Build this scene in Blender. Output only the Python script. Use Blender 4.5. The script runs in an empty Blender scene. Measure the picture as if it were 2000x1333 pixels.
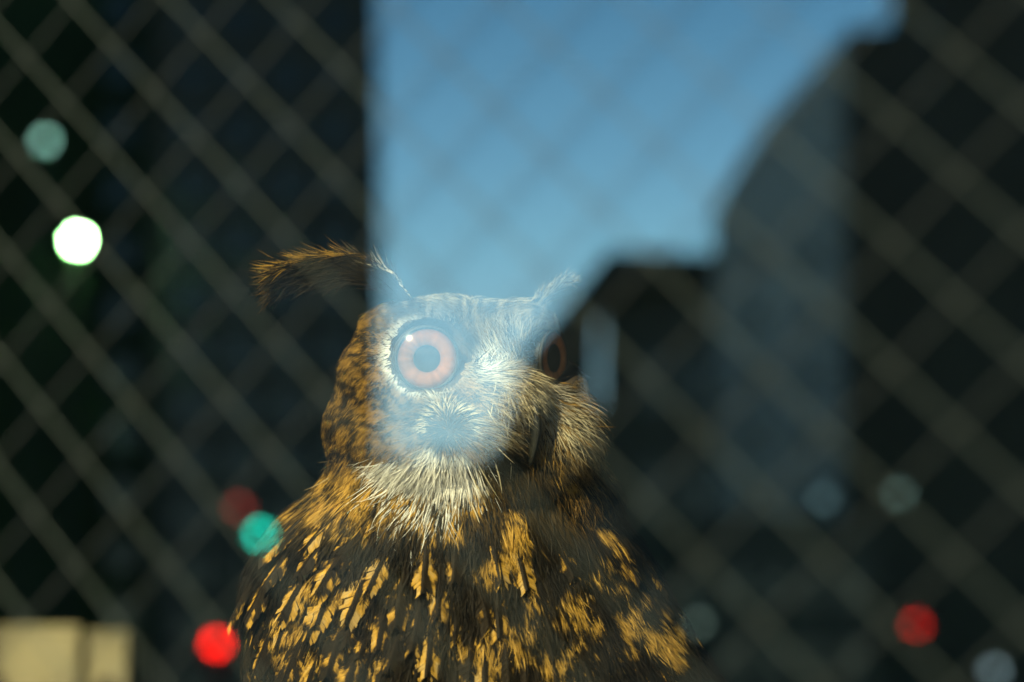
import bpy, bmesh, math, random
import numpy as np
from mathutils.kdtree import KDTree
from mathutils import Vector, Matrix

random.seed(4)
rng = np.random.default_rng(11)
scn = bpy.context.scene
COL = scn.collection
R = math.radians

# ------------------------------------------------------------------ camera
PITCH = 0.20685
FPX = 85 / 36 * 2000                       # focal length in pixels of the photograph
S = 1.12                                   # metres to the owl's face
CAM = np.array([0.0, 0.0, 1.5])
CX = np.array([1.0, 0.0, 0.0])
CF = np.array([0.0, math.cos(PITCH), math.sin(PITCH)])
CU = np.array([0.0, -math.sin(PITCH), math.cos(PITCH)])
cd = bpy.data.cameras.new("camera")
cam = bpy.data.objects.new("camera", cd)
COL.objects.link(cam)
cam.location = CAM
cam.rotation_euler = (math.pi / 2 + PITCH, 0, 0)
cd.lens = 85
cd.sensor_width = 36
cd.clip_start = 0.02
cd.clip_end = 3000
cd.dof.use_dof = True
cd.dof.focus_distance = 1.082
cd.dof.aperture_fstop = 4.7
scn.camera = cam

# ------------------------------------------------------------------ sky, sun, exposure
SUN_AZ = R(222)                            # clockwise from +Y
SUN_EL = R(37)
w = bpy.data.worlds.new("World")
scn.world = w
w.use_nodes = True
nt = w.node_tree
sky = nt.nodes.new("ShaderNodeTexSky")
sky.sky_type = 'NISHITA'
sky.sun_disc = False
sky.sun_elevation = SUN_EL
sky.sun_rotation = SUN_AZ
sky.air_density = 1.0
sky.dust_density = 0.0
sky.ozone_density = 6.0
bg = nt.nodes["Background"]
bg.inputs["Strength"].default_value = 0.15
# low city haze: paler towards the horizon, deeper towards the zenith, the same all round
wtc = nt.nodes.new("ShaderNodeTexCoord")
wsep = nt.nodes.new("ShaderNodeSeparateXYZ")
wramp = nt.nodes.new("ShaderNodeValToRGB")
wramp.color_ramp.interpolation = 'LINEAR'
els = wramp.color_ramp.elements
els[0].position, els[0].color = 0.13, (0.80, 0.54, 0.43, 1)
els[1].position, els[1].color = 0.50, (0.32, 0.36, 0.36, 1)
for pos_, col_ in ((0.20, (0.92, 0.67, 0.55, 1)), (0.24, (0.76, 0.66, 0.565, 1)), (0.28, (0.58, 0.55, 0.51, 1)), (0.34, (0.40, 0.43, 0.43, 1))):
    e_ = els.new(pos_)
    e_.color = col_
wmul = nt.nodes.new("ShaderNodeMixRGB")
wmul.blend_type = 'MULTIPLY'
wmul.inputs[0].default_value = 1.0
nt.links.new(wtc.outputs["Generated"], wsep.inputs[0])
nt.links.new(wsep.outputs["Z"], wramp.inputs[0])
nt.links.new(sky.outputs[0], wmul.inputs[1])
nt.links.new(wramp.outputs[0], wmul.inputs[2])
nt.links.new(wmul.outputs[0], bg.inputs[0])
sd = bpy.data.lights.new("sun", 'SUN')
sd.energy = 5.0
sd.angle = R(0.5)
sd.color = (1.0, 0.86, 0.56)
sun = bpy.data.objects.new("sun", sd)
COL.objects.link(sun)
SUND = Vector((math.sin(SUN_AZ) * math.cos(SUN_EL), math.cos(SUN_AZ) * math.cos(SUN_EL), math.sin(SUN_EL)))
sun.rotation_euler = SUND.to_track_quat('Z', 'Y').to_euler()
sun.location = (-6, -6, 9)
scn.view_settings.view_transform = 'Standard'
scn.view_settings.look = 'None'
scn.view_settings.gamma = 1.0
scn.view_settings.exposure = 1.75
scn.render.engine = 'CYCLES'
cy = scn.cycles
cy.use_adaptive_sampling = False
cy.use_denoising = True
cy.denoiser = 'OPENIMAGEDENOISE'
cy.sample_clamp_indirect = 0
cy.sample_clamp_direct = 0
cy.max_bounces = 5
cy.diffuse_bounces = 1
cy.transparent_max_bounces = 24
cy.caustics_reflective = False
cy.caustics_refractive = False


# ------------------------------------------------------------------ helpers
def mat(name, color=(0.5, 0.5, 0.5), rough=0.7, metal=0.0, noise=0.0, nscale=8.0, bump=0.0, emit=None, spec=0.4):
    m = bpy.data.materials.new(name)
    m.use_nodes = True
    t = m.node_tree
    p = t.nodes["Principled BSDF"]
    p.inputs["Base Color"].default_value = (*color, 1)
    p.inputs["Roughness"].default_value = rough
    p.inputs["Metallic"].default_value = metal
    p.inputs["Specular IOR Level"].default_value = spec
    if emit:
        p.inputs["Emission Color"].default_value = (*emit[0], 1)
        p.inputs["Emission Strength"].default_value = emit[1]
        try:
            m.cycles.emission_sampling = 'NONE'
        except Exception:
            pass
    if noise or bump:
        tc = t.nodes.new("ShaderNodeTexCoord")
        n = t.nodes.new("ShaderNodeTexNoise")
        n.inputs["Scale"].default_value = nscale
        n.inputs["Detail"].default_value = 8
        t.links.new(tc.outputs["Object"], n.inputs["Vector"])
        if noise:
            cr = t.nodes.new("ShaderNodeValToRGB")
            cr.color_ramp.elements[0].position = 0.3
            cr.color_ramp.elements[1].position = 0.7
            cr.color_ramp.elements[0].color = (*[c * (1 - noise) for c in color], 1)
            cr.color_ramp.elements[1].color = (*[min(1, c * (1 + noise)) for c in color], 1)
            t.links.new(n.outputs[0], cr.inputs[0])
            t.links.new(cr.outputs[0], p.inputs["Base Color"])
        if bump:
            b = t.nodes.new("ShaderNodeBump")
            b.inputs["Strength"].default_value = bump
            b.inputs["Distance"].default_value = 0.02
            t.links.new(n.outputs[0], b.inputs["Height"])
            t.links.new(b.outputs[0], p.inputs["Normal"])
    return m


def pane_mat(name, fac, tint, refl):
    m = bpy.data.materials.new(name)
    m.use_nodes = True
    t = m.node_tree
    for n in list(t.nodes):
        if n.type == 'BSDF_PRINCIPLED':
            t.nodes.remove(n)
    tr = t.nodes.new("ShaderNodeBsdfTransparent")
    tr.inputs[0].default_value = (*tint, 1)
    gl = t.nodes.new("ShaderNodeBsdfGlossy")
    gl.inputs["Color"].default_value = (*refl, 1)
    gl.inputs["Roughness"].default_value = 0.0
    mx = t.nodes.new("ShaderNodeMixShader")
    mx.inputs[0].default_value = fac
    t.links.new(tr.outputs[0], mx.inputs[1])
    t.links.new(gl.outputs[0], mx.inputs[2])
    t.links.new(mx.outputs[0], t.nodes["Material Output"].inputs["Surface"])
    return m


def link(o, parent=None):
    COL.objects.link(o)
    if parent is not None:
        o.parent = parent
    return o


def mesh_obj(name, verts, faces, m, parent=None, smooth=False):
    me = bpy.data.meshes.new(name)
    me.from_pydata([tuple(map(float, v)) for v in verts], [], faces)
    me.validate()
    bm = bmesh.new()
    bm.from_mesh(me)
    bmesh.ops.recalc_face_normals(bm, faces=bm.faces)
    bm.to_mesh(me)
    bm.free()
    if smooth:
        for p in me.polygons:
            p.use_smooth = True
    if m:
        me.materials.append(m)
    return link(bpy.data.objects.new(name, me), parent)


def tag(o, label=None, cat=None, group=None, kind=None):
    if label:
        o["label"] = label
    if cat:
        o["category"] = cat
    if group:
        o["group"] = group
    if kind:
        o["kind"] = kind
    return o


def empty(name, loc, label=None, cat=None, group=None):
    o = bpy.data.objects.new(name, None)
    o.empty_display_size = 0.05
    COL.objects.link(o)
    o.location = loc
    return tag(o, label, cat, group)


def box_vf(x0, x1, y0, y1, z0, z1):
    v = [(x, y, z) for x in (x0, x1) for y in (y0, y1) for z in (z0, z1)]
    f = [(0, 1, 3, 2), (4, 6, 7, 5), (0, 4, 5, 1), (2, 3, 7, 6), (0, 2, 6, 4), (1, 5, 7, 3)]
    return v, f


def join_vf(parts):
    V, F = [], []
    for v, f in parts:
        o = len(V)
        V += list(v)
        F += [tuple(i + o for i in q) for q in f]
    return V, F


def bevel(o, wdt=0.004, seg=2):
    md = o.modifiers.new("edge", 'BEVEL')
    md.width = wdt
    md.segments = seg
    md.limit_method = 'ANGLE'
    return o


# the window plane: lattice coordinates (u along the wall, v up, n towards the street), origin at O
YAW = 0.48474
D = 0.517 * S
ROLL = -0.044758
PA, PB = 0.02592964 * D, 0.02476619 * D
U0, V0 = -0.28079548 * D, 0.31313981 * D
O = np.array([0, D, 1.5])
EU = np.array([math.cos(YAW), -math.sin(YAW), 0])
EN = np.array([-math.sin(YAW), -math.cos(YAW), 0])
EZ = np.array([0, 0, 1.0])
WROT = Matrix(((EU[0], -EN[0], 0), (EU[1], -EN[1], 0), (0, 0, 1))).to_4x4()   # local x=u, y=into the room, z=up


def wall_frame(name, *a):
    o = empty(name, O, *a)
    o.rotation_euler = WROT.to_euler()
    return o


def mirror(p):
    p = np.asarray(p, float)
    k = (p - O) @ EN
    return p - 2 * np.outer(k, EN) if p.ndim == 2 else p - 2 * k * EN


def ray(px, py):
    d = CF + CX * (px - 1000) / FPX + CU * (666.5 - py) / FPX
    return d


def street(px, py, dist):
    """Point of the street (behind the photographer) whose mirror image in the window is seen in direction (px, py)."""
    d = ray(px, py)
    d = d / math.hypot(d[0], d[1])
    return mirror(CAM + d * dist)


# ------------------------------------------------------------------ setting: street, room
M_asphalt = mat("asphalt", (0.05, 0.05, 0.052), 0.9, noise=0.3, nscale=30, bump=0.3)
M_wall_out = mat("dark_render_wall", (0.12, 0.12, 0.12), 0.9, noise=0.2, nscale=5, bump=0.2)
M_room = mat("dark_green_paint", (0.006, 0.030, 0.012), 0.8, noise=0.35, nscale=3, bump=0.1)
M_floor = mat("dark_floor_boards", (0.03, 0.024, 0.014), 0.7, noise=0.3, nscale=6, bump=0.1)
M_frame = mat("dark_metal_frame", (0.04, 0.045, 0.045), 0.45, metal=0.6)

v, f = box_vf(-400, 400, -400, 400, -0.5, -0.12)
tag(mesh_obj("road", v, f, M_asphalt), kind="structure")


def wall_box(name, u0, u1, n0, n1, z0, z1, m, kind="structure", parent=None):
    """box in wall coordinates: u along wall, n into the room, z absolute"""
    V, F = box_vf(u0, u1, n0, n1, z0 - O[2], z1 - O[2])
    if parent is None:
        A = np.array(V)
        V = O + A[:, :1] * EU - A[:, 1:2] * EN + A[:, 2:] * EZ
    o = mesh_obj(name, V, F, m, parent)
    if kind:
        tag(o, kind=kind)
    return o


WU0, WU1, WZ0, WZ1 = -1.75, 0.85, 0.45, 2.95
RU0, RU1, RN, RZ = -3.2, 3.2, 4.2, 3.25
wall_box("pavement", -9, 9, -2.6, -0.12, -0.12, 0.0, mat("grey_paving", (0.22, 0.22, 0.21), 0.9, noise=0.2, nscale=12, bump=0.2))
wall_box("floor", RU0, RU1, 0.0, RN, -0.1, 0.0, M_floor)
wall_box("ceiling", RU0, RU1, 0.125, RN, RZ, RZ + 0.2, M_room)
wall_box("wall_back", RU0 - 0.2, RU1 + 0.2, RN + 0.003, RN + 0.2, -0.1, RZ + 0.2, M_room)
wall_box("wall_left", RU0 - 0.2, RU0 - 0.003, 0.125, RN, -0.1, RZ + 0.2, M_room)
wall_box("wall_right", RU1 + 0.003, RU1 + 0.2, 0.125, RN, -0.1, RZ + 0.2, M_room)
V, F = join_vf([box_vf(RU0 - 2, WU0 - 0.06, -0.12, 0.12, -1.5, 3.0), box_vf(WU1 + 0.06, RU1 + 2, -0.12, 0.12, -1.5, 3.0),
                box_vf(WU0 - 0.06, WU1 + 0.06, -0.12, 0.12, -1.5, WZ0 - 0.06 - 1.5), box_vf(WU0 - 0.06, WU1 + 0.06, -0.12, 0.12, WZ1 + 0.06 - 1.5, 3.0)])
A = np.array(V)
tag(mesh_obj("wall_front", O + A[:, :1] * EU - A[:, 1:2] * EN + A[:, 2:] * EZ, F, M_wall_out), kind="structure")

# ------------------------------------------------------------------ the wired window
win = wall_frame("wired_window", "large coated window pane with diamond wire mesh cast inside, in front of the owl", "window")
GT = 0.0068
M_clear = pane_mat("clear_glass_face", 0.035, (0.97, 0.99, 0.98), (1, 1, 1))
M_coat = pane_mat("coated_glass_face", 0.27, (0.96, 0.98, 0.94), (0.70, 0.98, 0.82))
v, f = box_vf(WU0, WU1, -GT, 0, WZ0 - 1.5, WZ1 - 1.5)
me = bpy.data.meshes.new("glass_pane")
me.from_pydata(v, [], f)
me.materials.append(M_clear)
me.materials.append(M_coat)
for p in me.polygons:
    c = p.center
    if abs(c.y) < 1e-6:
        p.material_index = 1
bm = bmesh.new(); bm.from_mesh(me); bmesh.ops.recalc_face_normals(bm, faces=bm.faces); bm.to_mesh(me); bm.free()
link(bpy.data.objects.new("glass_pane", me), win)
for a in ((WU0 - 0.06, WU0, WZ0 - 0.06, WZ1 + 0.06), (WU1, WU1 + 0.06, WZ0 - 0.06, WZ1 + 0.06), (WU0, WU1, WZ0 - 0.06, WZ0), (WU0, WU1, WZ1, WZ1 + 0.06)):
    V, F = box_vf(a[0], a[1], -0.05, 0.05, a[2] - 1.5, a[3] - 1.5)
    bevel(mesh_obj("frame", V, F, M_frame, win), 0.003)

M_wire = mat("dull_steel_wire", (0.045, 0.058, 0.051), 0.6, spec=0.2)
M_wire2 = mat("less_sunlit_steel_wire", (0.040, 0.047, 0.046), 0.7, spec=0.15)  # darker than the other wires: weaker sun on this family put into colour
WR = 0.00022


def wire_mesh(L, m):
    n = max(1, int(L / 0.03))
    V, F = [], []
    for i in range(n + 1):
        for k in range(5):
            an = k * math.pi * 2 / 5
            V.append((WR * math.cos(an), WR * math.sin(an), L * i / n))
    for i in range(n):
        for k in range(5):
            j = (k + 1) % 5
            F.append((5 * i + k, 5 * i + j, 5 * i + 5 + j, 5 * i + 5 + k))
    me = bpy.data.meshes.new("wire")
    me.from_pydata(V, [], F)
    me.polygons.foreach_set("use_smooth", np.ones(len(F), bool))
    me.materials.append(m)
    return me


cr_, sr_ = math.cos(ROLL), math.sin(ROLL)


def lattice(a, b):
    u = U0 + (a + b) * PA
    v = V0 + (a - b) * PB
    return np.array([cr_ * u - sr_ * v, sr_ * u + cr_ * v])


def clip(p, d):
    t0, t1 = -1e9, 1e9
    for k, (lo, hi) in enumerate(((WU0, WU1), (WZ0 - 1.5, WZ1 - 1.5))):
        if abs(d[k]) < 1e-9:
            continue
        ta, tb = (lo - p[k]) / d[k], (hi - p[k]) / d[k]
        t0, t1 = max(t0, min(ta, tb)), min(t1, max(ta, tb))
    return (p + d * t0, p + d * t1) if t1 - t0 > 0.01 else None


nw = 0
for fam in (0, 1):
    for k in range(-120, 140):
        p = lattice(k, 0) if fam == 0 else lattice(0, k)
        q = lattice(k, 1) if fam == 0 else lattice(1, k)
        d = (q - p) / np.linalg.norm(q - p)
        c = clip(p, d)
        if c is None:
            continue
        a, b = c
        L = float(np.linalg.norm(b - a))
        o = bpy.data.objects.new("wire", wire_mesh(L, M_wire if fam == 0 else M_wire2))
        link(o, win)
        dz = Vector((b[0] - a[0], 0, b[1] - a[1])).normalized()
        o.rotation_euler = dz.to_track_quat('Z', 'Y').to_euler()
        o.location = (a[0], -0.0016 - 0.0009 * fam, a[1])
        nw += 1
print("wires", nw)

# ------------------------------------------------------------------ OWL -------------------------------------------------------------
# shape space: x, y in pixels of the photograph, d in pixels of depth behind the face plane
PXM = S / FPX


def P(q):
    q = np.asarray(q, float)
    x, y, d = q[..., 0], q[..., 1], q[..., 2]
    Y = S + d * PXM
    return CAM + Y[..., None] * (CF + ((x - 1000) / FPX)[..., None] * CX + ((666.5 - y) / FPX)[..., None] * CU)


def lean(y):
    return 0.21 * (760 - y)                # the bird stands upright while the lens looks up


PSI = R(35)
FW = np.array([math.sin(PSI), 0, -math.cos(PSI)])
LT = np.array([math.cos(PSI), 0, math.sin(PSI)])

# --- base body as one remeshed surface
parts = []


def ell(c, r, ax=None, nu=40, nv=24):
    ax = np.eye(3) if ax is None else ax
    V, F = [], []
    for i in range(nv + 1):
        th = math.pi * i / nv
        for j in range(nu):
            ph = 2 * math.pi * j / nu
            l = np.array([math.sin(th) * math.cos(ph) * r[0], -math.cos(th) * r[1], math.sin(th) * math.sin(ph) * r[2]])
            V.append(np.array(c) + l @ ax)
    for i in range(nv):
        for j in range(nu):
            k = (j + 1) % nu
            F.append((i * nu + j, i * nu + k, (i + 1) * nu + k, (i + 1) * nu + j))
    return V, F


HEADAX = np.array([LT, [0, 1, 0], -FW])    # rows: lateral, down, back
parts.append(ell((875, 752, 20), (228, 176, 190), HEADAX))
parts.append(ell((1000, 650, 0), (88, 66, 100)))
parts.append(ell((812, 640, -60), (110, 55, 110)))
parts.append(ell((975, 792, -110), (92, 88, 100)))
parts.append(ell((880, 862, -95), (190, 100, 125)))
parts.append(ell((738, 838, 10), (104, 118, 150)))
parts.append(ell((1078, 852, -62), (86, 92, 104)))
parts.append(ell((1088, 768, 20), (54, 74, 84)))
parts.append(ell((905, 930, 20), (268, 130, 215)))
parts.append(ell((1010, 985, 30), (196, 130, 180)))
rings = [(905, 905, 255, 190, 25), (960, 895, 285, 222, 40), (1000, 885, 325, 245, 55), (1060, 882, 372, 275, 70), (1130, 885, 408, 300, 85), (1230, 910, 440, 318, 95),
         (1333, 946, 468, 330, 105), (1500, 960, 474, 335, 110), (1700, 960, 430, 310, 120), (1900, 950, 330, 250, 130), (2040, 945, 190, 160, 140)]
V, F = [], []
NU = 48
for (y, cx, hw, hd, cdp) in rings:
    for j in range(NU):
        a = 2 * math.pi * j / NU
        V.append((cx + hw * math.cos(a), y, cdp + hd * math.sin(a) + 0.0))
for i in range(len(rings) - 1):
    for j in range(NU):
        k = (j + 1) % NU
        F.append((i * NU + j, i * NU + k, (i + 1) * NU + k, (i + 1) * NU + j))
F.append(tuple(range(NU - 1, -1, -1)))
F.append(tuple((len(rings) - 1) * NU + j for j in range(NU)))
parts.append((V, F))
V, F = join_vf(parts)
V = [(a, b, c + lean(b)) for a, b, c in V]
tmp = mesh_obj("tmp_body", V, F, None)
md = tmp.modifiers.new("r", 'REMESH'); md.mode = 'VOXEL'; md.voxel_size = 11
md = tmp.modifiers.new("s", 'SMOOTH'); md.iterations = 16; md.factor = 0.5
dg = bpy.context.evaluated_depsgraph_get()
ev = tmp.evaluated_get(dg)
bme = bpy.data.meshes.new_from_object(ev)
bpy.data.objects.remove(tmp)
bme.name = "body"
nv = len(bme.vertices)
bv = np.empty(nv * 3, np.float32); bme.vertices.foreach_get("co", bv); bv = bv.reshape(-1, 3).astype(float)
bme.calc_loop_triangles()
nt_ = len(bme.loop_triangles)
tri = np.empty(nt_ * 3, np.int32); bme.loop_triangles.foreach_get("vertices", tri); tri = tri.reshape(-1, 3)
vn = np.zeros((nv, 3))
e1, e2 = bv[tri[:, 1]] - bv[tri[:, 0]], bv[tri[:, 2]] - bv[tri[:, 0]]
fn = np.cross(e1, e2)
for k in range(3):
    np.add.at(vn, tri[:, k], fn)
vn /= np.linalg.norm(vn, axis=1, keepdims=True) + 1e-9
ctr = np.array([900, 1100, 60.0])
if (vn * (bv - ctr)).sum() < 0:
    vn = -vn
area = np.linalg.norm(fn, axis=1)
# eye sockets
for (ex, ey, er, ed) in ((836, 695, 72, 55), (1084, 699, 58, 46)):
    rr = np.hypot(bv[:, 0] - ex, bv[:, 1] - ey) / er
    k = np.clip(1 - rr ** 4, 0, 1) * (bv[:, 2] < 60)
    bv[:, 2] += ed * k
bme.vertices.foreach_set("co", P(bv).astype(np.float32).ravel())
bme.update()
for p in bme.polygons:
    p.use_smooth = True

perch_top = P(np.array([945, 2075, 140.0 + lean(2075)]))
owl = empty("eagle_owl", tuple(perch_top), "brown and gold eared owl with orange eyes perched behind the window", "owl")
OW = Matrix.Translation(Vector(perch_top)).inverted()


def owl_part(name, verts, faces, m, parent=None, smooth=True, colors=None):
    """verts in world space"""
    par = parent or owl
    base = np.array(perch_top)
    o = mesh_obj(name, np.asarray(verts) - base, faces, m, par, smooth)
    if parent is not None:
        o.matrix_parent_inverse = Matrix.Identity(4)
    if colors is not None:
        ca = o.data.color_attributes.new("pigment", 'FLOAT_COLOR', 'POINT')
        ca.data.foreach_set("color", np.c_[colors, np.ones(len(colors))].astype(np.float32).ravel())
    return o


def feather_mat(name, rough=0.55, sheen=0.3, transl=0.22):
    m = bpy.data.materials.new(name)
    m.use_nodes = True
    t = m.node_tree
    p = t.nodes["Principled BSDF"]
    at = t.nodes.new("ShaderNodeAttribute")
    at.attribute_name = "pigment"
    t.links.new(at.outputs["Color"], p.inputs["Base Color"])
    p.inputs["Roughness"].default_value = rough
    p.inputs["Specular IOR Level"].default_value = 0.08
    tl = t.nodes.new("ShaderNodeBsdfTranslucent")
    t.links.new(at.outputs["Color"], tl.inputs["Color"])
    mx = t.nodes.new("ShaderNodeMixShader")
    mx.inputs[0].default_value = transl
    t.links.new(p.outputs[0], mx.inputs[1])
    t.links.new(tl.outputs[0], mx.inputs[2])
    t.links.new(mx.outputs[0], t.nodes["Material Output"].inputs["Surface"])
    return m


M_plume = feather_mat("plumage")


def vane_mat():
    """one contour feather: dark shaft streak, tawny blotches and bars that follow the barbs; every feather differs"""
    m = bpy.data.materials.new("feather_vane")
    m.use_nodes = True
    t = m.node_tree
    N, K = t.nodes.new, t.links.new
    p = t.nodes["Principled BSDF"]
    p.inputs["Roughness"].default_value = .55
    p.inputs["Specular IOR Level"].default_value = .05

    def mth(op, a, b=None):
        n = N("ShaderNodeMath"); n.operation = op
        for i, q in enumerate((a, b)):
            if q is None:
                continue
            if isinstance(q, (int, float)):
                n.inputs[i].default_value = q
            else:
                K(q, n.inputs[i])
        return n.outputs[0]

    def noise(vx, vy, vz, detail=3):
        c = N("ShaderNodeCombineXYZ")
        for i, q in enumerate((vx, vy, vz)):
            K(q, c.inputs[i])
        n = N("ShaderNodeTexNoise"); n.inputs["Scale"].default_value = 1; n.inputs["Detail"].default_value = detail
        K(c.outputs[0], n.inputs["Vector"])
        return n.outputs[0]

    tc_ = N("ShaderNodeTexCoord"); sp = N("ShaderNodeSeparateXYZ"); K(tc_.outputs["Object"], sp.inputs[0])
    oi = N("ShaderNodeObjectInfo")
    seed = mth('MULTIPLY', oi.outputs["Random"], 90)
    x, y = sp.outputs[0], sp.outputs[1]
    ax = mth('ABSOLUTE', x)
    v_ = mth('SUBTRACT', y, mth('MULTIPLY', ax, .75))
    barb = noise(mth('MULTIPLY', x, 5), mth('MULTIPLY', v_, 70), seed, 2)
    blot = noise(mth('MULTIPLY', x, 6), mth('ADD', mth('MULTIPLY', v_, 4.2), mth('MULTIPLY', barb, .5)), seed, 4)
    blot = mth('ADD', blot, mth('MULTIPLY', mth('SUBTRACT', mth('FRACT', mth('MULTIPLY', oi.outputs["Random"], 37.7)), .55), .20))
    shaft = mth('GREATER_THAN', ax, mth('ADD', .02, mth('MULTIPLY', barb, .05)))
    rp = N("ShaderNodeValToRGB")
    e = rp.color_ramp.elements
    e[0].position, e[0].color = .47, (*(DARK * 1.2), 1)
    e[1].position, e[1].color = .57, (*GOLD, 1)
    e2 = e.new(.68); e2.color = (*(TAN * .85), 1)
    K(blot, rp.inputs[0])
    mx = N("ShaderNodeMixRGB"); mx.inputs[1].default_value = (*(DARK * 1.3), 1)
    K(shaft, mx.inputs[0]); K(rp.outputs[0], mx.inputs[2])
    mv = N("ShaderNodeMixRGB"); mv.blend_type = 'MULTIPLY'; mv.inputs[0].default_value = 1
    K(mx.outputs[0], mv.inputs[1])
    cr = N("ShaderNodeValToRGB"); cr.color_ramp.elements[0].position = .3; cr.color_ramp.elements[0].color = (.55, .52, .5, 1)
    cr.color_ramp.elements[1].position = .65; cr.color_ramp.elements[1].color = (1, 1, 1, 1)
    K(barb, cr.inputs[0]); K(cr.outputs[0], mv.inputs[2])
    K(mv.outputs[0], p.inputs["Base Color"])
    return m



M_down = mat("dark_brown_down", (0.035, 0.022, 0.012), 0.9, noise=0.4, nscale=60)

bme.vertices.foreach_set("co", (P(bv) - np.array(perch_top)).astype(np.float32).ravel())
bme.materials.clear()
bme.materials.append(M_down)
body = link(bpy.data.objects.new("body", bme), owl)

# --- value noise
LAT = rng.random((64, 64))


def vnoise(x, y):
    xi, yi = np.floor(x).astype(int), np.floor(y).astype(int)
    fx, fy = x - xi, y - yi
    fx, fy = fx * fx * (3 - 2 * fx), fy * fy * (3 - 2 * fy)
    g = lambda a, b: LAT[a % 64, b % 64]
    return (g(xi, yi) * (1 - fx) + g(xi + 1, yi) * fx) * (1 - fy) + (g(xi, yi + 1) * (1 - fx) + g(xi + 1, yi + 1) * fx) * fy


def fbm(x, y):
    return 0.55 * vnoise(x, y) + 0.3 * vnoise(2.1 * x + 7, 2.1 * y + 3) + 0.15 * vnoise(4.3 * x + 1, 4.3 * y + 9)


def sm(a, b, x):
    t = np.clip((x - a) / (b - a), 0, 1)
    return t * t * (3 - 2 * t)


def gau(x, y, cx, cy_, r):
    return np.exp(-((x - cx) ** 2 + (y - cy_) ** 2) / (r * r))


GOLD = np.array([.54, .30, .040]); TAN = np.array([.58, .38, .13]); WHITE = np.array([.90, .87, .78])
DARK = np.array([.016, .011, .006]); BROWN = np.array([.15, .080, .026]); GREY = np.array([.46, .42, .35]); CREAM = np.array([.62, .52, .33])

E1 = (835, 695)
E2 = (1078, 697)
ROS = (878, 845)

# gold blotches of the breast: centre x, y, half width, half height, strength
BLOT = [(622, 1165, 30, 42, 1.2), (560, 1130, 22, 30, .6), (700, 1010, 110, 60, .75), (630, 985, 70, 45, .7), (960, 1115, 26, 34, .8), (1020, 1110, 40, 46, 1), (1120, 1195, 34, 40, 1.1),
        (990, 1265, 60, 46, 1.3), (930, 1310, 48, 40, 1.2), (1105, 1300, 40, 42, .9), (850, 1215, 24, 55, .8), (735, 1275, 38, 34, .7), (550, 1245, 36, 36, .8),
        (1010, 1015, 34, 40, .7), (820, 1055, 36, 36, .7), (1160, 1060, 46, 60, .4), (1210, 1130, 38, 70, .6), (1290, 1240, 36, 46, .8), (1040, 1180, 26, 30, .5), (690, 1230, 26, 40, .4),
        (1215, 1225, 22, 40, .8), (1330, 1290, 30, 40, .8), (600, 1310, 40, 30, .6), (880, 1000, 60, 40, .5)]
DARKB = [(790, 1150, 90, 90, .8), (560, 1090, 30, 40, .5), (780, 1285, 45, 50, .6), (880, 1160, 50, 70, .5), (1040, 1060, 20, 40, .3), (1110, 1080, 40, 50, .4), (640, 1250, 40, 40, .5)]


def body_gold(x, y):
    wx = x + 26 * (fbm(x / 30, y / 30) - .5) * 2
    wy = y + 22 * (fbm(x / 26 + 9, y / 26 + 5) - .5) * 2
    n = .6 * fbm(wx / 40, wy / 66) + .4 * fbm(wx / 17 + 8, wy / 30 + 2) - .50
    b = 2.1 * n - 0.27
    for (cx, cy_, rx, ry, s) in BLOT:
        b = b + .85 * s * np.exp(-(((wx - cx) / rx) ** 2 + ((wy - cy_) / ry) ** 2))
    for (cx, cy_, rx, ry, s) in DARKB:
        b = b - s * .7 * np.exp(-(((wx - cx) / rx) ** 2 + ((wy - cy_) / ry) ** 2))
    # dark shaft streaks and fine cross bars
    st = fbm(wx / 13 + 3, wy / 70 + 2)
    b = b - 1.3 * sm(.56, .70, st)
    bars = fbm(wx / 26 + 5, wy / 9)
    b = b - .55 * sm(.5, .7, bars)
    return sm(0.0, 0.13, b)


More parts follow.
